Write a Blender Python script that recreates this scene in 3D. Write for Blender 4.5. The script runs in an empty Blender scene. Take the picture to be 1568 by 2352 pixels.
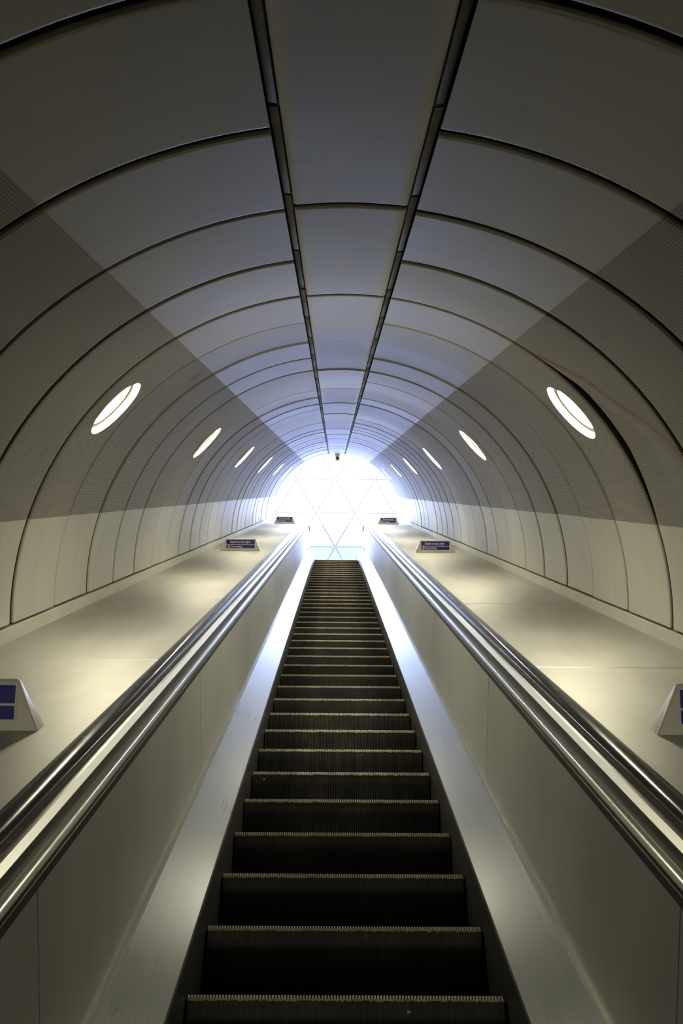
import bpy, bmesh, math, random
from math import sin, cos, tan, pi, radians as rad, sqrt, atan2
from mathutils import Vector, Matrix

random.seed(7)
scene = bpy.context.scene
COL = scene.collection

# ------------------------------------------------------------------ frame
# The tunnel frame is (u, a, v): u across, a up along the 30 degree incline, v square to it.
SLOPE = rad(30)
Z0 = 1.84
ROT = Matrix.Rotation(SLOPE, 4, 'X')
ROOT = Matrix.Translation((0, 0, Z0)) @ ROT
CAMU = -0.05
R = 1.79                 # tunnel radius
VC = -0.73               # tunnel centre below the eye line
PITCH = 0.762            # ring pitch
A4 = 4.97                # ring 4
RK0, RK1 = -16, 28
def ring(k): return A4 + (k - 4) * PITCH
A_BACK = ring(RK0)
A_END = 26.5
NOSE = -1.59
DECK = -0.82
SKTOP = -0.738

# ------------------------------------------------------------------ materials
def newmat(name):
    m = bpy.data.materials.new(name); m.use_nodes = True
    nt = m.node_tree; b = nt.nodes['Principled BSDF']
    return m, nt, b
def N(nt, t, **kw):
    n = nt.nodes.new(t)
    for k, v in kw.items(): setattr(n, k, v)
    return n
def math_n(nt, op, a, b=None, c=None):
    n = N(nt, 'ShaderNodeMath', operation=op)
    for i, x in enumerate((a, b, c)):
        if x is None: continue
        if isinstance(x, (int, float)): n.inputs[i].default_value = x
        else: nt.links.new(x, n.inputs[i])
    return n.outputs[0]
def noise(nt, vec, scale, detail=3, rough=.55, dist=0.0):
    n = N(nt, 'ShaderNodeTexNoise')
    n.inputs['Scale'].default_value = scale; n.inputs['Detail'].default_value = detail
    n.inputs['Roughness'].default_value = rough; n.inputs['Distortion'].default_value = dist
    if vec is not None: nt.links.new(vec, n.inputs['Vector'])
    return n.outputs['Fac']
def mapr(nt, val, a, b, c, d):
    n = N(nt, 'ShaderNodeMapRange')
    n.inputs[1].default_value = a; n.inputs[2].default_value = b
    n.inputs[3].default_value = c; n.inputs[4].default_value = d
    nt.links.new(val, n.inputs[0]); return n.outputs[0]
def mixc(nt, fac, c1, c2):
    n = N(nt, 'ShaderNodeMix', data_type='RGBA')
    if isinstance(fac, (int, float)): n.inputs[0].default_value = fac
    else: nt.links.new(fac, n.inputs[0])
    for i, c in ((6, c1), (7, c2)):
        if isinstance(c, tuple): n.inputs[i].default_value = (*c, 1)
        else: nt.links.new(c, n.inputs[i])
    return n.outputs[2]
def coords(nt, scale=(1, 1, 1), kind='Object', rnd=False):
    tc = N(nt, 'ShaderNodeTexCoord'); mp = N(nt, 'ShaderNodeMapping')
    mp.inputs['Scale'].default_value = scale
    nt.links.new(tc.outputs[kind], mp.inputs['Vector'])
    if rnd:
        oi = N(nt, 'ShaderNodeObjectInfo'); cx = N(nt, 'ShaderNodeCombineXYZ')
        nt.links.new(math_n(nt, 'MULTIPLY', oi.outputs['Random'], 57.0), cx.inputs[0])
        nt.links.new(math_n(nt, 'MULTIPLY', oi.outputs['Random'], 91.0), cx.inputs[1])
        nt.links.new(cx.outputs[0], mp.inputs['Location'])
    return mp.outputs['Vector']
def simple(name, col, rough=.5, metal=0.0, spec=.5, var=.0, vs=8.0, emit=None, es=0):
    m, nt, b = newmat(name)
    b.inputs['Roughness'].default_value = rough; b.inputs['Metallic'].default_value = metal
    b.inputs['Specular IOR Level'].default_value = spec
    if var > 0:
        f = noise(nt, coords(nt), vs, 4)
        lo = tuple(c * (1 - var) for c in col); hi = tuple(min(1, c * (1 + var)) for c in col)
        nt.links.new(mixc(nt, mapr(nt, f, .3, .7, 0, 1), lo, hi), b.inputs['Base Color'])
    else: b.inputs['Base Color'].default_value = (*col, 1)
    if emit:
        b.inputs['Emission Color'].default_value = (*emit, 1); b.inputs['Emission Strength'].default_value = es
    return m

PANEL_C = (.50, .485, .41)
def panel_material(name, perforated=False, stain=False, base=None, stain_c=(.17, .066, .010)):
    m, nt, b = newmat(name)
    uv = N(nt, 'ShaderNodeUVMap'); uv.uv_map = 'UVMap'
    mp = N(nt, 'ShaderNodeMapping'); mp.inputs['Scale'].default_value = (1.0, .8, 1)
    nt.links.new(uv.outputs[0], mp.inputs['Vector'])
    f = noise(nt, mp.outputs[0], 1.6, 5, .6)
    mp2 = N(nt, 'ShaderNodeMapping'); mp2.inputs['Scale'].default_value = (.7, 5.0, 1)
    nt.links.new(uv.outputs[0], mp2.inputs['Vector'])
    g = noise(nt, mp2.outputs[0], 2.0, 3, .5)
    c = base if base else PANEL_C if not perforated else tuple(x * .54 for x in (.49, .455, .385))
    col = mixc(nt, mapr(nt, f, .3, .72, 0, 1), tuple(x * .88 for x in c), tuple(x * 1.07 for x in c))
    col = mixc(nt, mapr(nt, g, .48, .72, 0, .30), col, tuple(x * .72 for x in c))
    oi = N(nt, 'ShaderNodeObjectInfo')
    col = mixc(nt, mapr(nt, oi.outputs['Random'], 0, 1, 0, .14), col, tuple(x * .55 for x in c))
    if perforated:
        sep = N(nt, 'ShaderNodeSeparateXYZ'); nt.links.new(uv.outputs[0], sep.inputs[0])
        def cell(s):
            x = math_n(nt, 'FRACT', math_n(nt, 'MULTIPLY', s, 1 / .011))
            x = math_n(nt, 'SUBTRACT', x, .5)
            return math_n(nt, 'MULTIPLY', x, x)
        d = math_n(nt, 'ADD', cell(sep.outputs[0]), cell(sep.outputs[1]))
        hole = math_n(nt, 'LESS_THAN', d, .075)
        col = mixc(nt, math_n(nt, 'MULTIPLY', hole, .75), col, (.03, .028, .022))
    if stain:
        at = N(nt, 'ShaderNodeAttribute'); at.attribute_name = 'stain'
        s = math_n(nt, 'MULTIPLY', at.outputs['Fac'], mapr(nt, f, .2, .7, .55, 1.0))
        col = mixc(nt, s, col, stain_c)
    nt.links.new(col, b.inputs['Base Color'])
    b.inputs['Roughness'].default_value = .42 if not perforated else .6
    b.inputs['Specular IOR Level'].default_value = (.85 if base else .5) if not perforated else .3
    nt.links.new(mapr(nt, f, .2, .8, .40, .50) if not perforated else mapr(nt, f, .2, .8, .55, .65), b.inputs['Roughness'])
    return m
M_PANEL = panel_material('cream_enamel_panel')
M_UPPER = panel_material('darkened_upper_panel', base=(.325, .312, .26))  # base darkened: the dim light on the upper vault is put into the colour
M_PERF = panel_material('perforated_panel', True)
M_STAIN = panel_material('stained_perforated_panel', True, True)
M_SMUT = panel_material('smudged_perforated_panel', True, True, stain_c=(.02, .018, .013))
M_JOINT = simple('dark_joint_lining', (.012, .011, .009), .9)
M_CEIL = M_UPPER

def steel(name, col, r0, r1, sc, metal=1.0, streak=.12, aniso=0.0, wear=.35):
    m, nt, b = newmat(name)
    f = noise(nt, coords(nt, sc), 3.0, 5, .6)
    g = noise(nt, coords(nt), 1.6, 4, .6, .4)
    c = mixc(nt, mapr(nt, f, .3, .7, 0, 1), tuple(x * (1 - streak) for x in col), tuple(min(1, x * (1 + streak)) for x in col))
    c = mixc(nt, mapr(nt, g, .5, .75, 0, wear), c, tuple(x * .72 for x in col))
    nt.links.new(c, b.inputs['Base Color'])
    nt.links.new(mapr(nt, math_n(nt, 'ADD', f, g), .7, 1.3, r0, r1), b.inputs['Roughness'])
    b.inputs['Metallic'].default_value = metal
    b.inputs['Anisotropic'].default_value = aniso
    if aniso:
        tg = N(nt, 'ShaderNodeTangent'); tg.direction_type = 'UV_MAP'; tg.uv_map = 'UVMap'
        nt.links.new(tg.outputs[0], b.inputs['Tangent'])
    return m
M_DECK = steel('brushed_deck_steel', (.52, .51, .455), .47, .53, (2, .6, 2), streak=.08, wear=.15)
M_IDECK = steel('brushed_inner_deck_steel', (.30, .31, .305), .27, .33, (60, .35, 60), streak=.05, wear=.10, aniso=.8)
M_BAL = steel('satin_balustrade_steel', (.58, .585, .53), .38, .44, (1.5, .8, .5), metal=.35, streak=.08, wear=.15)
M_STRIP = steel('polished_moulding_steel', (.50, .495, .45), .20, .23, (3, .5, 3), streak=.04, wear=.05)
M_GUIDE = steel('satin_guide_steel', (.40, .395, .35), .34, .38, (3, .5, 3), streak=.04, wear=.05)
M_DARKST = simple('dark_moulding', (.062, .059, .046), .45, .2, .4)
M_SKBD = simple('painted_wall_skirting', (.50, .485, .40), .4, 0, .5, .08, 3)
M_SKIRT = simple('black_skirt_panel', (.030, .029, .024), .42, 0, .4, .3, 14)
M_CONDUIT = simple('grey_conduit_cover', (.12, .113, .09), .6, .0, .3, .15, 6)
M_TICK = simple('black_rubber', (.012, .012, .011), .7)

def handrail_material():
    m, nt, b = newmat('black_handrail_rubber')
    v = coords(nt)
    sep = N(nt, 'ShaderNodeSeparateXYZ'); nt.links.new(v, sep.inputs[0])
    # ochre marks worn across the crown of the rubber, repeated along it
    x = math_n(nt, 'ABSOLUTE', sep.outputs[0])
    fr = math_n(nt, 'FRACT', math_n(nt, 'MULTIPLY', math_n(nt, 'SUBTRACT', sep.outputs[1], 2.69 - 72), 1 / .72))
    k = math_n(nt, 'LESS_THAN', fr, .030)
    k = math_n(nt, 'MULTIPLY', k, math_n(nt, 'GREATER_THAN', x, .776))
    k = math_n(nt, 'MULTIPLY', k, math_n(nt, 'LESS_THAN', x, .806))
    f = noise(nt, coords(nt, (60, 3, 60)), 1.0, 5, .65)
    g = noise(nt, coords(nt, (5, 2, 5)), 1.0, 4, .6)
    s = math_n(nt, 'MULTIPLY', mapr(nt, f, .5, .75, 0, .7), mapr(nt, g, .45, .6, 0, 1))
    col = mixc(nt, s, (.012, .011, .009), (.045, .045, .042))
    col = mixc(nt, math_n(nt, 'MULTIPLY', k, mapr(nt, g, .2, .6, .3, .9)), col, (.30, .17, .04))
    nt.links.new(col, b.inputs['Base Color'])
    nt.links.new(mapr(nt, s, 0, .5, .17, .26), b.inputs['Roughness'])
    b.inputs['Specular IOR Level'].default_value = .22
    return m
M_RAIL = handrail_material()

def riser_material():
    m, nt, b = newmat('black_step_rubber')
    v = coords(nt, rnd=True)
    f = noise(nt, v, 3.2, 5, .65, .3)
    g = noise(nt, v, 22, 3, .6, 1.2)
    s = math_n(nt, 'MULTIPLY', mapr(nt, f, .45, .72, 0, 1), mapr(nt, g, .35, .75, .2, 1))
    col = mixc(nt, s, (.020, .0185, .0145), (.085, .078, .06))
    nt.links.new(col, b.inputs['Base Color'])
    b.inputs['Roughness'].default_value = .55; b.inputs['Specular IOR Level'].default_value = .35
    return m
M_RISER = riser_material()
def nosing_material():
    m, nt, b = newmat('worn_step_nosing')
    v = coords(nt, rnd=True)
    f = noise(nt, v, 5, 4, .6)
    nt.links.new(mixc(nt, mapr(nt, f, .3, .7, 0, 1), (.62, .57, .44), (.93, .90, .78)), b.inputs['Base Color'])
    b.inputs['Metallic'].default_value = .1; b.inputs['Roughness'].default_value = .38
    return m
M_NOSE = nosing_material()
M_NOSED = simple('worn_nosing_underside', (.36, .29, .19), .5, .2, .4, .4, 12)
M_GUM = simple('chewing_gum', (.42, .38, .30), .8)

M_WHITE = simple('sign_casing_cream', (.88, .86, .74), .28, 0, .5, .05, 8)
M_SIGNW = simple('sign_white', (.85, .85, .84), .35)
M_BLUE = simple('sign_blue', (.022, .012, .30), .35, 0, .5)
M_RED = simple('sign_red', (.75, .04, .03), .4)
M_BLK = simple('sign_black', (.02, .02, .02), .5)
LAMP_C = (1.0, .945, .72)
M_LAMP = simple('lamp_diffuser', (.9, .9, .85), .4, emit=LAMP_C, es=116)
M_HALL = simple('standin_strip_diffuser', (.9, .9, .85), .4, emit=LAMP_C, es=45)
M_REFL = simple('lamp_reflector', (.88, .86, .78), .3, 0, .6)
M_TRIM = simple('lamp_trim', (.46, .45, .41), .35, .3)
M_CAM = simple('camera_casing', (.55, .53, .45), .4)
M_LENS = simple('camera_lens_black', (.012, .012, .013), .2)
M_FLOOR = simple('landing_floor_grey', (.16, .16, .16), .5, 0, .5, .15, 5)
M_BULK = simple('concourse_wall_grey', (.22, .21, .18), .6, 0, .4, .1, 2)
M_SHELL = simple('tunnel_lining_dark', (.02, .019, .017), .9)
M_FIT = simple('fitting_steel', (.75, .75, .75), .3, .6)
M_BAND = simple('pale_blue_screen', (.32, .29, .50), .6, 0, .3, .04, 1)
M_BAND2 = simple('blue_screen_lower', (.23, .245, .46), .6, 0, .3, .04, 1)
M_SEAL = simple('glazing_seal_grey', (.065, .07, .075), .7, 0, .2)
def glass_material():
    m, nt, b = newmat('clear_glazing')
    nt.nodes.remove(b)
    out = nt.nodes['Material Output']
    tr = N(nt, 'ShaderNodeBsdfTransparent'); tr.inputs[0].default_value = (.86, .93, 1.0, 1)
    gl = N(nt, 'ShaderNodeBsdfGlossy'); gl.inputs['Roughness'].default_value = .03
    mx = N(nt, 'ShaderNodeMixShader'); fr = N(nt, 'ShaderNodeFresnel'); fr.inputs[0].default_value = 1.45
    nt.links.new(fr.outputs[0], mx.inputs[0]); nt.links.new(tr.outputs[0], mx.inputs[1]); nt.links.new(gl.outputs[0], mx.inputs[2])
    nt.links.new(mx.outputs[0], out.inputs[0])
    return m
M_GLASS = glass_material()

# ------------------------------------------------------------------ object helpers
def link(o): COL.objects.link(o); return o
def finish(me, smooth=True, angle=35):
    me.validate()
    for p in me.polygons: p.use_smooth = smooth
    if smooth: me.set_sharp_from_angle(angle=rad(angle))
def obj(name, verts, faces, mats, parent=None, matrix=None, fm=None, smooth=True, uvs=None, angle=35):
    me = bpy.data.meshes.new(name)
    me.from_pydata([tuple(v) for v in verts], [], faces)
    for m in (mats if isinstance(mats, (list, tuple)) else [mats]): me.materials.append(m)
    if fm:
        for p, i in zip(me.polygons, fm): p.material_index = i
    if uvs:
        l = me.uv_layers.new(name='UVMap')
        for lp in me.loops: l.data[lp.index].uv = uvs[lp.vertex_index]
    finish(me, smooth, angle)
    o = bpy.data.objects.new(name, me); link(o)
    if parent is not None: o.parent = parent
    if matrix is not None: o.matrix_basis = matrix
    return o
def bmobj(name, bm, mats, parent=None, matrix=None, smooth=True, angle=35):
    bmesh.ops.recalc_face_normals(bm, faces=bm.faces)
    me = bpy.data.meshes.new(name); bm.to_mesh(me); bm.free()
    for m in (mats if isinstance(mats, (list, tuple)) else [mats]): me.materials.append(m)
    finish(me, smooth, angle)
    o = bpy.data.objects.new(name, me); link(o)
    if parent is not None: o.parent = parent
    if matrix is not None: o.matrix_basis = matrix
    return o
def empty(name, matrix):
    o = bpy.data.objects.new(name, None); o.empty_display_size = .2
    link(o); o.matrix_basis = matrix; return o
def tag(o, label=None, cat=None, group=None, kind=None):
    if label: o['label'] = label
    if cat: o['category'] = cat
    if group: o['group'] = group
    if kind: o['kind'] = kind
    return o
def loft(rows, closed=True, caps=True):
    """rows: equal-length point lists -> verts, faces"""
    n = len(rows[0]); V = [p for r in rows for p in r]; F = []
    for i in range(len(rows) - 1):
        for j in range(n if closed else n - 1):
            k = (j + 1) % n
            F.append((i * n + j, i * n + k, (i + 1) * n + k, (i + 1) * n + j))
    if closed and caps:
        F.append(tuple(range(n - 1, -1, -1))); F.append(tuple((len(rows) - 1) * n + j for j in range(n)))
    return V, F
def dv_from(a0):
    def f(a):
        t = a - a0
        if t <= 0: return 0.0
        k = tan(SLOPE) / 4.0
        return -k * t * t if t < 2 else -k * 4 - tan(SLOPE) * (t - 2)
    return f
def span(a0, a1, bend):
    s = [a0]
    if a1 > bend:
        if bend > a0: s.append(bend)
        t = max(a0, bend) + .2
        while t < a1 - .05: s.append(t); t += .2
    s.append(a1); return s
def box_bm(bm, x0, x1, y0, y1, z0, z1, bev=0):
    vs = [bm.verts.new(p) for p in ((x0, y0, z0), (x1, y0, z0), (x1, y1, z0), (x0, y1, z0), (x0, y0, z1), (x1, y0, z1), (x1, y1, z1), (x0, y1, z1))]
    fs = [bm.faces.new([vs[i] for i in q]) for q in ((0, 3, 2, 1), (4, 5, 6, 7), (0, 1, 5, 4), (1, 2, 6, 5), (2, 3, 7, 6), (3, 0, 4, 7))]
    if bev:
        es = list({e for f in fs for e in f.edges})
        bmesh.ops.bevel(bm, geom=es, offset=bev, segments=2, affect='EDGES', profile=.5)
def copy_tree(o, parent=None):
    c = o.copy(); COL.objects.link(c)
    if parent is not None: c.parent = parent
    for ch in [x for x in bpy.data.objects if x.parent == o]: copy_tree(ch, c)
    return c

# a pixel of the photograph as a direction, used to lay out stains on the wall
def on_wall(x, y, rr=R):
    du, dvv = (x - 768) / 2112.0, (1128 - y) / 2112.0
    c, s = cos(rad(.5)), sin(rad(.5))
    du, dvv = du * c - dvv * s, du * s + dvv * c
    A = du * du + dvv * dvv; B = 2 * (CAMU * du - VC * dvv); C = CAMU ** 2 + VC ** 2 - rr * rr
    t = (-B + sqrt(B * B - 4 * A * C)) / (2 * A)
    u, v = CAMU + du * t, dvv * t
    return atan2(v - VC, abs(u)), t          # elevation angle, distance up the tunnel

# ------------------------------------------------------------------ tunnel vault
TH_LO, TH_HI = rad(18.3), rad(59.6)          # perforated band
CON_U = 0.227                                 # conduit line each side of the crown
TH_END = math.acos((CON_U + .018) / R)
TH_LAMP = rad(42.2)
GAP = .020
LAMP_R = .200
lamp_rings = [k for k in range(RK0, RK1 + 5) if (k - 4) % 5 == 0 and k < 33 and k >= 4]
KEND = int((A_END - A4) / PITCH + 4)
stain_line = [on_wall(*p) for p in ((1195, 798), (1227, 813), (1308, 854), (1347, 874), (1398, 915), (1449, 948), (1500, 984), (1545, 1025))]
smudge = on_wall(449, 868)

def wall_side(side):
    name = 'wall_left' if side < 0 else 'wall_right'
    W = empty(name, ROOT); tag(W, kind='structure')
    W['label'] = 'curved cream panelled tunnel wall on the %s of the escalator' % ('left' if side < 0 else 'right')
    W['category'] = 'wall'
    for k in range(RK0, KEND + 1):
        a0, a1 = ring(k) + GAP, min(ring(k + 1), A_END) - GAP
        if a1 - a0 < .05: continue
        t0, t1 = random.uniform(-.006, .006), random.uniform(-.006, .006)
        stained = side > 0 and k == 3
        smud = side < 0 and abs(smudge[1] - (a0 + a1) / 2) < PITCH / 2
        def rr(a, th):
            s = (a - a0) / (a1 - a0)
            r = R + t0 + (t1 - t0) * s
            d = min(a - a0, a1 - a)
            if d < .010: r += .010 * (1 - d / .010) ** 2
            if stained:
                al = stain_a(th)
                if al is not None and a > al:
                    w = min(1, max(0, (TH_HI - th) / .12)) * min(1, max(0, (th - TH_LO) / .25))
                    r += .030 * w * min(1, (a - al) / .3) ** 1.5
            return r
        def P(th, a, extra=0):
            r = rr(a, th) + extra
            return (side * r * cos(th), a, VC + r * sin(th))
        V, F, FM, UV, ST = [], [], [], [], []
        def add(th, a, extra=0):
            V.append(P(th, a, extra)); UV.append((th * R, a))
            s = 0
            if stained:
                al = stain_a(th)
                if al is not None and th > TH_LO:
                    d = a - al
                    s = math.exp(-(d / .022) ** 2) * 1.0 + (.30 * math.exp(-max(0, d) / .12) if d > 0 else 0)
                    s *= min(1, max(0, (th - rad(22)) / .3))
                    top = min(1, max(0, (th - rad(47)) / .15)); s = min(1, s * (1 + .8 * top))
            if smud:
                d = sqrt(((th - smudge[0]) * R / .05) ** 2 + ((a - smudge[1]) / .035) ** 2)
                s = math.exp(-d * d)
            ST.append(s); return len(V) - 1
        lamp = k in lamp_rings
        # rows along a: lips and interior
        inner = [a0 + .026] + ([a0 + .026 + (a1 - a0 - .052) * i / 24 for i in range(1, 24)] if (stained or smud) else [(a0 + a1) / 2]) + [a1 - .026]
        lipsA = [(a0 - .002, .06), (a0, .004), (a0, 0), (a0 + .002, 0), (a0 + .005, 0), (a0 + .010, 0), (a0 + .018, 0), (a0 + .026, 0)]
        lipsB = [(a1 - .026, 0), (a1 - .018, 0), (a1 - .010, 0), (a1 - .005, 0), (a1 - .002, 0), (a1, 0), (a1, .004), (a1 + .002, .06)]
        step = 1.0 if (stained or smud) else 2.0
        hb = (a1 - a0 - .052) / 2; hth = hb / R
        lo_l, hi_l = TH_LAMP - hth, TH_LAMP + hth
        stops = [0, TH_LO, TH_HI, TH_END] if not lamp else [0, TH_LO, lo_l, hi_l, TH_HI, TH_END] if hi_l < TH_HI else [0, TH_LO, lo_l, TH_HI, TH_END]
        ths = []
        for i in range(len(stops) - 1):
            n = max(1, int(round(math.degrees(stops[i + 1] - stops[i]) / step)))
            ths += [stops[i] + (stops[i + 1] - stops[i]) * j / n for j in range(n)]
        ths.append(TH_END)
        mi = lambda th: 1 if TH_LO < th < TH_HI else 0 if th < TH_LO else 3
        def grid(rows, skip=None):
            idx = [[add(th, a, e) for th in ths] for a, e in rows]
            for i in range(len(rows) - 1):
                for j in range(len(ths) - 1):
                    m = (ths[j] + ths[j + 1]) / 2
                    if skip and skip[0] < m < skip[1]: continue
                    q = (idx[i][j], idx[i][j + 1], idx[i + 1][j + 1], idx[i + 1][j])
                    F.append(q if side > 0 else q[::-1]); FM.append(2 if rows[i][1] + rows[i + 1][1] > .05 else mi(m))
        hi_cut = min(hi_l, TH_HI)
        if lamp:
            grid(lipsA); grid(lipsB)
            grid([(inner[0], 0), (inner[-1], 0)], (lo_l, hi_cut))
            # block round the lamp opening
            ca = (a0 + a1) / 2; M_ = 72; rings = []
            for q in range(5):
                row = []
                for i in range(M_):
                    ph = 2 * pi * i / M_ + pi / 4
                    dx, dy = cos(ph), sin(ph)
                    hx = hb if dx == 0 else hb / max(abs(dx), 1e-9)
                    limy = (hi_cut - TH_LAMP) * R if dy > 0 else (TH_LAMP - lo_l) * R
                    ext = min(hx, limy / max(abs(dy), 1e-9))
                    r_ = LAMP_R + (ext - LAMP_R) * (q / 4.0)
                    row.append(add(TH_LAMP + r_ * dy / R, ca + r_ * dx))
                rings.append(row)
            for q in range(4):
                for i in range(M_):
                    j = (i + 1) % M_
                    f_ = (rings[q][i], rings[q][j], rings[q + 1][j], rings[q + 1][i])
                    F.append(f_ if side > 0 else f_[::-1]); FM.append(1)
        else:
            grid(lipsA + [(a, 0) for a in inner[1:-1]] + lipsB)
        # folded bottom edge
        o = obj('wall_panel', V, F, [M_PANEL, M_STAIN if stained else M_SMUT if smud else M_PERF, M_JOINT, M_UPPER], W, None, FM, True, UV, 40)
        if stained or smud:
            at = o.data.attributes.new('stain', 'FLOAT', 'POINT')
            at.data.foreach_set('value', ST)
        if stained: o['label'] = 'pushed-in panel with a rusty brown streak'
    # skirting strip at the foot of the wall
    prof = [(side * (R - .004), SKTOP - .006), (side * (R - .010), SKTOP - .010), (side * (R - .010), DECK - .004), (side * (R + .03), DECK - .004), (side * (R + .03), SKTOP - .006)]
    joints = [A_BACK] + [1.3 + 3.05 * i for i in range(-4, 9) if A_BACK < 1.3 + 3.05 * i < 25.3] + [25.4]
    for i in range(len(joints) - 1):
        dvf = dv_from(23.2)
        rows = [[(u, a, v + (dvf(a) if v < DECK else 0)) for u, v in prof] for a in (joints[i] + .0015, joints[i + 1] - .0015)]
        v_, f_ = loft(rows)
        o = obj('baseboard_%s' % ('left' if side < 0 else 'right'), v_, f_, M_SKBD, None, ROOT, smooth=False)
        tag(o, kind='structure')
    return W

def stain_a(th):
    L = stain_line
    for i in range(len(L) - 1):
        (ta, aa), (tb, ab) = L[i], L[i + 1]
        if tb <= th <= ta: return aa + (ab - aa) * (ta - th) / (ta - tb)
    if th > L[0][0]: return L[0][1] + (th - L[0][0]) * .8
    if th < L[-1][0]: return L[-1][1]
    return None

WL = wall_side(-1)
WR = wall_side(1)

# ---- crown: two-pitch centre panels between the two conduit lines
CE = empty('ceiling', ROOT); tag(CE, kind='structure')
phi_e = math.asin((CON_U - .018) / R)
k = RK0
while ring(k) < A_END - .1:
    a0, a1 = ring(k) + GAP, min(ring(k + 2), A_END) - GAP
    t0, t1 = random.uniform(-.006, .006), random.uniform(-.006, .006)
    V, F, UV = [], [], []
    rows = [(a0 - .002, .06), (a0, .014), (a0, .010), (a0 + .002, .0064), (a0 + .005, .0025), (a0 + .010, 0), (a0 + .018, 0), ((a0 + a1) / 2, 0), (a1 - .018, 0), (a1 - .010, 0), (a1 - .005, .0025), (a1 - .002, .0064), (a1, .010), (a1, .014), (a1 + .002, .06)]
    cols = [(-phi_e, .05), (-phi_e, .006)] + [(-phi_e + .005 + (2 * phi_e - .01) * i / 10, 0) for i in range(11)] + [(phi_e, .006), (phi_e, .05)]
    for a, e in rows:
        for ph, e2 in cols:
            r = R + max(e, e2) + t0 + (t1 - t0) * (a - a0) / (a1 - a0)
            V.append((r * sin(ph), a, VC + r * cos(ph))); UV.append((ph * R + 9, a))
    n = len(cols)
    for i in range(len(rows) - 1):
        for j in range(n - 1): F.append((i * n + j, i * n + j + 1, (i + 1) * n + j + 1, (i + 1) * n + j))
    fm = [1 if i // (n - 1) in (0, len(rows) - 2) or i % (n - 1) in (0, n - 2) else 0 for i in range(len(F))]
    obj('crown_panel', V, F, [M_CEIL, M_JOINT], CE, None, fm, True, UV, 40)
    k += 2
# ---- conduit covers along the two crown joints, one length per ring, black clip between
for side in (-1, 1):
    th = math.acos(CON_U / R); rr_ = R + .012
    Mx = Matrix.Translation((side * rr_ * cos(th), 0, VC + rr_ * sin(th))) @ Matrix.Rotation(-side * (pi / 2 - th), 4, 'Y')
    e = empty('trim_1' if side < 0 else 'trim_2', ROOT @ Mx); tag(e, kind='structure')
    for k in range(RK0, KEND + 1):
        a0, a1 = ring(k) - .14, min(ring(k + 1) - .14, A_END)
        if a1 - a0 < .1: continue
        bm = bmesh.new(); d = random.uniform(-.003, .003)
        box_bm(bm, -.013, .013, a0 + .014, a1 - .014, -.002 + d, .03, .003)
        bmobj('conduit_cover', bm, M_CONDUIT, e)
        bm = bmesh.new(); box_bm(bm, -.016, .016, a1 - .013, a1 + .013, .004, .03)
        bmobj('conduit_clip', bm, M_TICK, e, smooth=False)

# ---- dark lining behind the panels, closed tube
prof = [(-(R + .34), -2.75), (R + .34, -2.75)] + [((R + .34) * cos(t), VC + (R + .34) * sin(t)) for t in [i * pi / 40 for i in range(0, 41)]]
rows = [[(u, a, v) for u, v in prof] for a in (A_BACK - .4, A_END - .02)]
V, F = loft(rows, True, False)
tag(obj('wall_lining', V, F, M_SHELL, None, ROOT), kind='structure')
# mouth ring: closes the gap between lining and panels at the top, like the tunnel eye trim
rin = [((R + .012) * cos(t), VC + (R + .012) * sin(t)) for t in [i * pi / 60 for i in range(61)]]
rout = [((R + .5) * cos(t), VC + (R + .5) * sin(t)) for t in [i * pi / 60 for i in range(61)]]
rows = [[(u, A_END - .02, v) for u, v in rin], [(u, A_END + .03, v) for u, v in rin], [(u, A_END + .03, v) for u, v in rout], [(u, A_END - .02, v) for u, v in rout]]
V, F = loft(rows, False)
tag(obj('trim_3', V, F, M_PANEL, None, ROOT, uvs=[(v[0], v[2]) for v in V]), kind='structure')
# closing cross-joints inside the lining so no daylight runs behind the panels
# back of the lower end
V = [(u, A_BACK - .35, v) for u, v in prof]
tag(obj('wall_back', V, [tuple(range(len(V)))], M_BULK, None, ROOT, smooth=False), kind='structure')

# unseen strip light, added to stand in for the lit lower concourse
HL = empty('standin_strip_light', ROOT @ Matrix.Translation((0, A_BACK - .32, .15)))
tag(HL, 'added strip light behind the viewer standing in for the lit lower concourse', 'light')
bm = bmesh.new(); box_bm(bm, -1.15, 1.15, -.02, .05, -.29, .29, .01)
bmobj('light_body', bm, M_TRIM, HL)
bm = bmesh.new(); box_bm(bm, -1.1, 1.1, .045, .075, -.25, .25, .01)
bmobj('diffuser', bm, M_HALL, HL)

# ------------------------------------------------------------------ downlights
def make_downlight():
    root = empty('recessed_downlight', Matrix.Identity(4))
    # local z = inwards out of the wall, origin on the panel surface
    def lathe(pts, seg=64):
        return loft([[(r * cos(2 * pi * i / seg), r * sin(2 * pi * i / seg), z) for i in range(seg)] for r, z in pts], True, False)
    ca = lambda r, z: (r, z)
    V, F = lathe([(.196, -.03), (.196, .004), (.199, .008), (.210, .008), (.216, .004), (.216, -.03)])
    obj('trim_ring', V, F, M_TRIM, root)
    V, F = lathe([(.196, .003), (.193, -.015), (.184, -.045), (.173, -.066), (.172, -.085), (.185, -.09), (.205, -.07), (.205, -.02), (.200, -.01)])
    obj('reflector', V, F, M_REFL, root)
    V, F = lathe([(.0005, -.037), (.06, -.038), (.12, -.040), (.153, -.042), (.156, -.047), (.152, -.071), (.0005, -.071)])
    obj('diffuser', V, F, M_LAMP, root)
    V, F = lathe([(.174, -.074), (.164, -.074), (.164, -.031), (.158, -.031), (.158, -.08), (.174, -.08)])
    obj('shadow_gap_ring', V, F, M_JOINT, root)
    return root
ORD = ['nearest', 'second', 'third', 'fourth', 'fifth', 'sixth']
proto = make_downlight()
first = True
vis = [k for k in lamp_rings if k >= 4]
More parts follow.
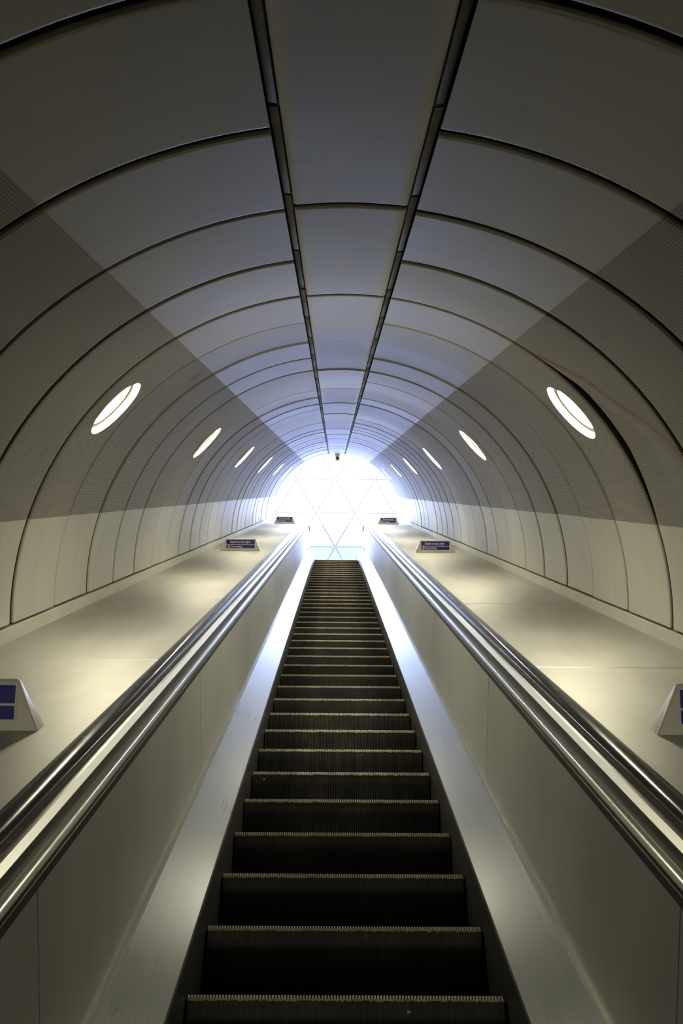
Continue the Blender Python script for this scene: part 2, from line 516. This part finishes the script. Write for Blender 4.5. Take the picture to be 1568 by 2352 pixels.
for side in (-1, 1):
    for k in lamp_rings:
        if ring(k + 1) > A_END: continue
        o = proto if first else copy_tree(proto); first = False
        n = Vector((-side * cos(TH_LAMP), 0, -sin(TH_LAMP)))
        y = Vector((0, 1, 0)); x = y.cross(n)
        rs = R
        Mx = Matrix(((x.x, y.x, n.x, side * rs * cos(TH_LAMP)), (x.y, y.y, n.y, (ring(k) + ring(k + 1)) / 2), (x.z, y.z, n.z, VC + rs * sin(TH_LAMP)), (0, 0, 0, 1)))
        o.matrix_basis = ROOT @ Mx
        sn = 'left' if side < 0 else 'right'
        if k >= 4:
            i = vis.index(k)
            w = {0: 'large nearest round downlight glowing in the %s tunnel wall', len(vis) - 1: 'tiny last round downlight in the %s wall beside the bright tunnel mouth'}.get(i, ORD[min(i, 5)] + ' glowing round downlight up the %s tunnel wall counted from the nearest')
            tag(o, w % sn, 'downlight', 'round downlights along the tunnel walls')
        else:
            w = 'round downlight in the %s wall beside the viewer, below the nearest visible one' if k == -1 else 'round downlight in the %s wall behind the viewer'
            tag(o, w % sn, 'downlight', 'round downlights along the tunnel walls')

# ------------------------------------------------------------------ escalator
ESC_M = ROOT @ Matrix.Translation((0, 0, NOSE))
ESC = empty('escalator', ESC_M)
tag(ESC, 'long narrow black-stepped escalator with steel sides climbing to the bright exit', 'escalator')
dvS, dvI, dvH = dv_from(21.1), dv_from(21.9), dv_from(23.2)
A0 = A_BACK + .1
INVN = Matrix.Translation((0, 0, -NOSE))
def esc_part(name, prof, a0, a1, mat, side, bend=22, dvf=dvI, chamfer=0, smooth=True, label=None):
    """closed cross-section (u, v) swept up the incline"""
    aa = span(a0, a1, bend); rows = []
    p2 = [(side * u, v) for u, v in prof]
    for a in aa: rows.append([(u, a, v + dvf(a)) for u, v in p2])
    V, F = loft(rows)
    if side < 0: F = [f[::-1] for f in F]
    o = obj(name, V, F, mat, ESC, INVN, smooth=smooth, angle=30, uvs=[(p[0], p[1]) for p in V])
    bm = bmesh.new(); bm.from_mesh(o.data); bmesh.ops.recalc_face_normals(bm, faces=bm.faces); bm.to_mesh(o.data); bm.free()
    if label: o['label'] = label
    return o
JO = [-7.80, -5.345, -2.89, -.435] + [2.02 + 2.455 * i for i in range(9)]
JO = [j for j in JO if j > A0 + .1]
for side in (-1, 1):
    off = 0 if side < 0 else -.07
    esc_part('skirt_panel', [(.505, -1.95), (.505, -1.500), (.509, -1.492), (.52, -1.492), (.52, -1.95)], A0, 24.0, M_SKIRT, side, 21.4, dv_from(21.6))
    esc_part('inner_deck', [(.507, -1.497), (.512, -1.493), (.676, -1.411), (.676, -1.44), (.52, -1.51)], A0, 23.9, M_IDECK, side, smooth=False)
    esc_part('deck_moulding', [(.676, -1.413), (.672, -1.405), (.678, -1.396), (.692, -1.393), (.70, -1.40), (.70, -1.43), (.676, -1.43)], A0, 23.9, M_STRIP, side)
    js = [A0] + [j + off for j in JO if j + off < 23.5] + [24.0]
    for i in range(len(js) - 1):
        esc_part('balustrade_panel', [(.690, -1.40), (.700, -.875), (.715, -.875), (.715, -1.40)], js[i] + .004, js[i + 1] - .004, M_BAL, side, 22.3, dv_from(22.6), smooth=False)
    esc_part('balustrade_backing', [(.703, -1.45), (.708, -.80), (.74, -.80), (.74, -1.45)], A0, 23.98, M_TICK, side, 22.3, dv_from(22.6), smooth=False)
    # dark ledge, rolled chrome moulding, channel and bright guide below the rail
    esc_part('lower_moulding', [(.700, -.884), (.694, -.880), (.694, -.858), (.702, -.852), (.72, -.852), (.72, -.884)], A0, 24.3, M_DARKST, side, 23, dvH)
    roll = [(.700 - .021 * sin(t), -.829 + .025 * cos(t)) for t in [pi * (1 - i / 12) for i in range(13)]]
    esc_part('rolled_moulding', roll + [(.73, -.804), (.73, -.854)], A0, 24.5, M_STRIP, side, 23, dvH, label='polished steel')
    esc_part('rail_channel', [(.705, -.806), (.709, -.779), (.74, -.779), (.74, -.806)], A0, 24.5, M_DARKST, side, 23, dvH)
    esc_part('rail_guide', [(.709, -.780), (.708, -.776), (.721, -.761), (.76, -.761), (.806, -.785), (.806, -.822), (.74, -.822)], A0, 24.6, M_GUIDE, side, 23, dvH)
    hr = []
    for i in range(28):
        t = 2 * pi * i / 28
        cu, sv = cos(t), sin(t)
        hr.append((.778 + .041 * math.copysign(abs(cu) ** .75, cu), -.757 + .026 * math.copysign(abs(sv) ** .85, sv)))
    o = esc_part('handrail', hr, A0, 25.0, M_RAIL, side, 23, dvH)
# ---- steps
def make_step():
    root = empty('step', Matrix.Identity(4))
    n = 102; w = .994; p = w / n; x0 = -w / 2
    xs = []
    for i in range(n):
        xs += [(x0 + i * p, 0), (x0 + (i + .52) * p, 0), (x0 + (i + .60) * p, 1), (x0 + (i + .92) * p, 1)]
    xs.append((x0 + n * p, 0))
    sec = [(.030, -.250, .004, 0), (.012, -.16, .004, 0), (.003, -.06, .004, 0), (.0, -.012, .004, 0), (.002, -.003, .003, -.002), (.006, 0, 0, -.008), (.39, 0, 0, -.008), (.39, -.03, 0, 0)]
    rows = [[(x, y + g * gy, z + g * gz) for x, g in xs] for y, z, gy, gz in sec]
    V, F = loft(rows, False)
    n0 = len(xs)
    # closed sides of the tread body
    b = len(V)
    for sx in (x0, x0 + w):
        V += [(sx, y, z) for y, z, _, _ in sec]
    m = len(sec)
    F.append(tuple(range(b, b + m))); F.append(tuple(range(b + 2 * m - 1, b + m - 1, -1)))
    obj('step_body', V, F, M_RISER, root, smooth=False)
    bm = bmesh.new()
    for i in range(n):
        xa = x0 + i * p
        box_bm(bm, xa, xa + .55 * p, -.0035, .010, -.0085, .0012)
    nf = len(bm.faces)
    # ragged worn strip under the teeth
    random.seed(5)
    cnt = 120
    for i in range(cnt):
        xa = x0 + i * w / cnt; z = -.0125 - random.random() * .004
        box_bm(bm, xa, xa + w / cnt, -.0025, .004, z, -.0080)
    bm.faces.ensure_lookup_table()
    for f in bm.faces[nf:]: f.material_index = 1
    bmobj('step_nosing', bm, [M_NOSE, M_NOSED], root, smooth=False)['label'] = 'pale worn toothed metal edge'
    return root
st = make_step()
A_FIRST = 2.862 - .4597 * 9
steps = []
i = 0
RSTEP = Matrix.Rotation(-SLOPE, 4, 'X')
a = A_FIRST
while a < 23.6:
    o = st if i == 0 else copy_tree(st, ESC)
    o.parent = ESC
    o.matrix_basis = Matrix.Translation((0, a, dvS(a))) @ RSTEP
    steps.append((o, a))
    a += .4597; i += 1
# gum spots trodden on some risers
def gum(px, py, r):
    # riser that shows at this pixel: first step whose nosing lies above the ray's crossing
    du, dvv = (px - 768) / 2112.0, (1128 - py) / 2112.0
    aa = NOSE / dvv
    best = min((s for s in steps if s[1] > aa - .46 and s[1] <= aa + .30), key=lambda s: abs(s[1] - aa + .1))
    s, an = best
    # local riser plane: y = 0, solve along the ray
    dirw = (ROT.to_3x3() @ Vector((du, 1, dvv)))
    nosew = ROT.to_3x3() @ Vector((0, an, NOSE))
    t = nosew.y / dirw.y
    z = dirw.z * t - nosew.z; x = CAMU + du * t
    if z > -.02: z = -.03
    bm = bmesh.new()
    bmesh.ops.create_uvsphere(bm, u_segments=12, v_segments=8, radius=1)
    bmesh.ops.scale(bm, vec=(r, .003, r * .8), verts=bm.verts)
    ob = bmobj('gum_spot', bm, M_GUM, s, Matrix.Translation((x, .004, z)))
    ob['label'] = 'small pale gum spot'
for g in ((610, 1795, .007), (836, 1727, .006), (950, 2338, .008), (847, 2160, .005)): gum(*g)

# ------------------------------------------------------------------ outer decks
for side in (-1, 1):
    D = empty('metal_deck', ROOT @ Matrix.Translation((0, 0, DECK)))
    tag(D, 'broad sloping brushed steel deck between the %s handrail and the tunnel wall' % ('left' if side < 0 else 'right'), 'deck', 'steel decks beside the escalator')
    off = 0 if side < 0 else -.11
    js = [A0] + [j for j in [-.485 + off, -2.935 + off, -5.385 + off, -7.835 + off] if j > A0 + .1][::-1] + [1.965 + off + 2.45 * i for i in range(10) if 1.965 + off + 2.45 * i < 24.6] + [25.4]
    for i in range(len(js) - 1):
        b0, b1 = js[i] + .0012, js[i + 1] - .0012
        aa = [b0, b0, b0 + .006] + [x for x in span(b0, b1, 23.2) if b0 + .02 < x < b1 - .02] + [b1 - .006, b1, b1]
        zz = [-.02, -.003, 0] + [0] * (len(aa) - 6) + [0, -.003, -.02]
        tl = random.uniform(-.0025, .0025)
        rows = []
        for q, (x, z) in enumerate(zip(aa, zz)):
            t = (x - b0) / (b1 - b0)
            rows.append([(side * u, x, z + dvH(x) + tl * (t - .5) * min(1, (u - .80) / .2) * min(1, (1.80 - u) / .2)) for u in (.812, 1.0, 1.2, 1.4, 1.6, 1.80)])
        V, F = loft(rows, False)
        if side < 0: F = [f[::-1] for f in F]
        obj('deck_panel', V, F, M_DECK, D, smooth=True, angle=20)
    bmV = [[(side * u, x, -.06 + dvH(x)) for u in (.812, 1.80)] for x in span(A0, 25.3, 23.2)]
    V, F = loft(bmV, False)
    obj('deck_underframe', V, F, M_TICK, D, smooth=False)

# ------------------------------------------------------------------ deck signs
def text_mesh(s, size, bold=0.0, shear=0.0):
    cu = bpy.data.curves.new('lettering', 'FONT'); cu.body = s; cu.size = size; cu.offset = bold; cu.shear = shear
    cu.extrude = .0006; cu.resolution_u = 3
    ob = bpy.data.objects.new('lettering', cu); link(ob)
    bpy.context.view_layer.update()
    dg = bpy.context.evaluated_depsgraph_get()
    me = bpy.data.meshes.new_from_object(ob.evaluated_get(dg))
    bpy.data.objects.remove(ob); bpy.data.curves.remove(cu)
    return me
def make_sign():
    # local: x across, y up the incline, z off the deck; origin = middle of the front foot
    root = empty('deck_sign', Matrix.Identity(4))
    H, WB, WT, DB = .168, .275, .200, .085
    YT0, YT1 = .030, .052        # top edge set back, leaning face
    bm = bmesh.new()
    vs = [bm.verts.new(p) for p in ((-WB, 0, 0), (WB, 0, 0), (WB - .004, DB, 0), (-WB + .004, DB, 0), (-WT, YT0, H), (WT, YT0, H), (WT - .004, YT1, H), (-WT + .004, YT1, H))]
    for q in ((0, 3, 2, 1), (4, 5, 6, 7), (0, 1, 5, 4), (1, 2, 6, 5), (2, 3, 7, 6), (3, 0, 4, 7)): bm.faces.new([vs[i] for i in q])
    bmesh.ops.recalc_face_normals(bm, faces=bm.faces)
    bmesh.ops.bevel(bm, geom=[e for e in bm.edges if max(v.co.z for v in e.verts) > .01], offset=.009, segments=4, affect='EDGES', profile=.5)
    bmobj('casing', bm, M_WHITE, root)
    ang = atan2(H, YT0)
    FM_ = Matrix.Translation((0, 0, 0)) @ Matrix.Rotation(ang, 4, 'X')   # local x, y up the face, z out of it
    L = H / sin(ang)
    pl_w, pl_h, cy = .198, .064, L * .555
    bm = bmesh.new()
    def rrect(x0, x1, y0, y1, z0, z1, r=.007):
        pts = []
        for cx, cy_, s in ((x1 - r, y1 - r, 0), (x0 + r, y1 - r, 1), (x0 + r, y0 + r, 2), (x1 - r, y0 + r, 3)):
            for i in range(5):
                t = pi / 2 * (s + i / 4); pts.append((cx + r * cos(t), cy_ + r * sin(t)))
        b0 = [bm.verts.new((x, y, z0)) for x, y in pts]; b1 = [bm.verts.new((x, y, z1)) for x, y in pts]
        n = len(pts)
        for i in range(n): bm.faces.new((b0[i], b0[(i + 1) % n], b1[(i + 1) % n], b1[i]))
        bm.faces.new(b1); bm.faces.new(b0[::-1])
    rrect(-pl_w, pl_w, cy - pl_h, cy + pl_h, -.002, .003)
    plate = bmobj('sign_plate', bm, M_SIGNW, root, FM_, angle=40); plate['label'] = 'white plate'
    split = cy - .008
    bm = bmesh.new(); rrect(-pl_w + .007, pl_w - .007, split + .004, cy + pl_h - .007, .002, .0042, .003)
    o = bmobj('blue_panel', bm, M_BLUE, plate, angle=40)
    bm = bmesh.new(); rrect(-pl_w + .007, pl_w - .007, cy - pl_h + .007, split - .004, .002, .0042, .003)
    o2 = bmobj('blue_panel', bm, M_BLUE, plate, angle=40)
    def put(s, size, x0, yb, wid, mat):
        me = text_mesh(s, size, .0012)
        xs = [v.co.x for v in me.vertices]; sc = wid / (max(xs) - min(xs)); mn = min(xs)
        for v in me.vertices: v.co = ((v.co.x - mn) * sc + x0, v.co.y + yb, v.co.z + .0046)
        me.materials.clear(); me.materials.append(mat)
        ob = bpy.data.objects.new('lettering', me); link(ob); ob.parent = plate; return ob
    put('Stand on the right', .045, -.140, split + .021, .268, M_SIGNW)
    put('No smoking', .034, -.128, cy - pl_h + .018, .148, M_SIGNW)
    # no smoking roundel: red ring and bar over a white disc with a cigarette
    cx, cyy, r0 = -.158, (cy - pl_h + split) / 2, .0205
    bm = bmesh.new()
    bmesh.ops.create_circle(bm, cap_ends=True, segments=32, radius=r0, matrix=Matrix.Translation((cx, cyy, .0047)))
    sy = bmobj('smoking_symbol', bm, M_SIGNW, plate)
    bm = bmesh.new()
    a_ = [bm.verts.new((cx + r0 * cos(2 * pi * i / 32), cyy + r0 * sin(2 * pi * i / 32), .0052)) for i in range(32)]
    b_ = [bm.verts.new((cx + r0 * .78 * cos(2 * pi * i / 32), cyy + r0 * .78 * sin(2 * pi * i / 32), .0052)) for i in range(32)]
    for i in range(32): bm.faces.new((a_[i], a_[(i + 1) % 32], b_[(i + 1) % 32], b_[i]))
    c, s = cos(-pi / 4), sin(-pi / 4)
    q = [(-r0 * .85, -.0022), (r0 * .85, -.0022), (r0 * .85, .0022), (-r0 * .85, .0022)]
    bm.faces.new([bm.verts.new((cx + x * c - y * s, cyy + x * s + y * c, .0054)) for x, y in q])
    bmobj('prohibition_ring', bm, M_RED, plate)
    bm = bmesh.new(); box_bm(bm, cx - .011, cx + .010, cyy - .002, cyy + .002, .0046, .0050)
    bmobj('cigarette_symbol', bm, M_BLK, plate, smooth=False)
    return root
sg = make_sign(); first = True
for side in (-1, 1):
    for q, (aa, uc) in enumerate(((3.10, 1.32), (12.40, 1.315), (23.05, 1.30))):
        o = sg if first else copy_tree(sg); first = False
        o.matrix_basis = ROOT @ Matrix.Translation((side * uc + (.007 if side > 0 and q == 0 else 0), aa, DECK + .0005)) @ Matrix.Rotation(rad(random.uniform(-1, 1)), 4, 'Z')
        sn = 'left' if side < 0 else 'right'
        lab = ['cream wedge sign with blue panels cut off by the %s edge of the photo' % sn,
               'cream wedge sign reading Stand on the right, halfway up the %s deck' % sn,
               'small far wedge sign in shade at the top of the %s deck near the exit' % sn][q]
        tag(o, lab, 'sign', 'signs standing on the escalator decks')

# ------------------------------------------------------------------ security camera under the crown at the tunnel mouth
CM = empty('security_camera', ROOT @ Matrix.Translation((.02, 26.1, VC + R)))
tag(CM, 'small security camera hanging from the tunnel crown in front of the bright exit', 'camera')
bm = bmesh.new(); box_bm(bm, -.075, .075, -.05, .05, -.06, .02, .006)
bmobj('mounting_bracket', bm, M_CAM, CM)
bm = bmesh.new(); box_bm(bm, -.062, .062, -.06, .22, -.20, -.06, .008)
bmobj('housing', bm, M_CAM, CM)
bm = bmesh.new()
bmesh.ops.create_cone(bm, cap_ends=True, segments=24, radius1=.045, radius2=.042, depth=.05, matrix=Matrix.Translation((0, -.075, -.13)) @ Matrix.Rotation(pi / 2, 4, 'X'))
bmobj('lens', bm, M_LENS, CM)

# ------------------------------------------------------------------ top landing and the glazed hall beyond
a_l = 23.9
pl = ROOT @ Vector((0, a_l, NOSE + dvS(a_l)))
bm = bmesh.new(); box_bm(bm, -9, 9, pl.y, pl.y + 16, pl.z - .3, pl.z)
tag(bmobj('floor', bm, M_FLOOR, smooth=False), kind='structure')
bm = bmesh.new(); 
for i in range(40): box_bm(bm, -.49 + i * .0247, -.49 + i * .0247 + .012, pl.y - .12, pl.y + .02, pl.z - .004, pl.z + .008)
box_bm(bm, -.5, .5, pl.y, pl.y + .5, pl.z - .01, pl.z + .01)
o = bmobj('comb_plate', bm, M_STRIP, None, smooth=False)
o.parent = ESC; o.matrix_basis = ESC_M.inverted()

# glazed screen of triangular panes, square to the line of sight up the tunnel
AG = 36.5
GW = empty('window_1', ROOT @ Matrix.Translation((-.015, AG, .47))); tag(GW, kind='structure')
SX, SY = 1.56, 1.345
nodes = {}
for r in range(-5, 4):
    for c in range(-5, 6):
        nodes[(r, c)] = (SX * (c + (.5 if r % 2 else 0)), SY * r)
def inset(p3, d=.018):
    cx = sum(p[0] for p in p3) / 3; cz = sum(p[1] for p in p3) / 3
    k = 1 - d / (SY / 3)
    return [(cx + (x - cx) * k, cz + (z - cz) * k) for x, z in p3]
def pane(p3):
    q = inset(p3)
    V = [(x, -.006, z) for x, z in q] + [(x, .006, z) for x, z in q]
    obj('glass_pane', V[:3], [(0, 1, 2)], M_GLASS, GW, smooth=False)
for r in range(-5, 3):
    for c in range(-4, 4):
        if r % 2 == 0:
            tris = [((r, c), (r, c + 1), (r + 1, c)), ((r + 1, c), (r + 1, c - 1), (r, c))]
        else:
            tris = [((r, c), (r, c + 1), (r + 1, c + 1)), ((r + 1, c), (r + 1, c + 1), (r, c))]
        for t in tris: pane([nodes[x] for x in t])
# seals: thin bars along the pane edges, one mesh
bm = bmesh.new()
def bar(p, q, w=.018, d=.02):
    dx, dz = q[0] - p[0], q[1] - p[1]; L = sqrt(dx * dx + dz * dz)
    nx, nz = -dz / L * w, dx / L * w
    vs = [bm.verts.new((x + s * nx, y, z + s * nz)) for y in (-d, d) for (x, z), s in ((p, -1), (q, -1), (q, 1), (p, 1))]
    for f in ((3, 2, 1, 0), (4, 5, 6, 7), (0, 1, 5, 4), (1, 2, 6, 5), (2, 3, 7, 6), (3, 0, 4, 7)): bm.faces.new([vs[i] for i in f])
for r in range(-5, 4):
    for c in range(-4, 5):
        p = nodes[(r, c)]
        if c < 4: bar(p, nodes[(r, c + 1)])
        if r < 3:
            if r % 2 == 0: bar(p, nodes[(r + 1, c)]); bar(p, nodes[(r + 1, c - 1)])
            else: bar(p, nodes[(r + 1, c)]); bar(p, nodes[(r + 1, c + 1)])
bmobj('glazing_seal', bm, M_SEAL, GW, smooth=False)
# six-point fittings at the nodes
fm_ = None
for r in range(-4, 3):
    for c in range(-3, 4):
        if fm_ is None:
            bm = bmesh.new()
            bmesh.ops.create_cone(bm, cap_ends=True, segments=16, radius1=.025, radius2=.025, depth=.06, matrix=Matrix.Rotation(pi / 2, 4, 'X'))
            for i in range(6):
                t = pi / 6 + i * pi / 3
                bmesh.ops.create_cone(bm, cap_ends=True, segments=14, radius1=.042, radius2=.036, depth=.05, matrix=Matrix.Translation((.24 * cos(t), -.03, .24 * sin(t))) @ Matrix.Rotation(pi / 2, 4, 'X'))
            fo = bmobj('spider_fitting', bm, M_FIT, GW); fm_ = fo.data
        else:
            fo = bpy.data.objects.new('spider_fitting', fm_); link(fo); fo.parent = GW
        fo.location = (nodes[(r, c)][0], -.05, nodes[(r, c)][1])
# pale curved blue screen standing behind the glazing, lower part of the view
def disc_screen(name, a, vtop, rad_, mat):
    n = 96
    f0 = [(rad_ * cos(2 * pi * i / n), a, vtop - rad_ + rad_ * sin(2 * pi * i / n)) for i in range(n)]
    f1 = [(u, a + .25, v) for u, _, v in f0]
    V, F = loft([f0, f1])
    return obj(name, V, F, mat, None, ROOT @ Matrix.Translation((-.03, 0, 0)), angle=40)
tag(disc_screen('curved_screen', 40.0, -1.43, 5.2, M_BAND), 'pale blue curved screen behind the triangular glazing', 'screen')
tag(disc_screen('rounded_parapet', 39.4, -2.36, 9.0, M_BAND2), kind='structure')  # rounded blue parapet, free-standing behind the glazing

# ------------------------------------------------------------------ daylight
w = bpy.data.worlds.new('overcast_sky'); scene.world = w; w.use_nodes = True
bg = w.node_tree.nodes['Background']
bg.inputs[0].default_value = (.57, .67, 1.0, 1)
bg.inputs[1].default_value = 16

# ------------------------------------------------------------------ camera
cd = bpy.data.cameras.new('camera'); co = bpy.data.objects.new('camera', cd); link(co)
cd.sensor_fit = 'VERTICAL'; cd.sensor_height = 24.0; cd.lens = 24.0 * 2112 / 2352
cd.clip_start = .02; cd.clip_end = 400
yaw, pit, roll_ = math.atan(16 / 2112), -math.atan(48 / 2112), rad(.5)
fwd = Vector((sin(yaw) * cos(pit), cos(yaw) * cos(pit), sin(pit)))
right = fwd.cross(Vector((0, 0, 1))).normalized(); up = right.cross(fwd)
r2 = right * cos(roll_) + up * sin(roll_); u2 = r2.cross(fwd)
Mc = Matrix(((r2.x, u2.x, -fwd.x, CAMU), (r2.y, u2.y, -fwd.y, 0), (r2.z, u2.z, -fwd.z, 0), (0, 0, 0, 1)))
co.matrix_world = ROOT @ Mc
scene.camera = co

# ------------------------------------------------------------------ view
vs = scene.view_settings
vs.view_transform = 'Standard'; vs.look = 'None'; vs.gamma = 1; vs.use_curve_mapping = False
vs.exposure = 0.0
scene.cycles.use_denoising = True
scene.cycles.max_bounces = 10; scene.cycles.diffuse_bounces = 6; scene.cycles.glossy_bounces = 6; scene.cycles.transparent_max_bounces = 12
scene.cycles.sample_clamp_indirect = 8
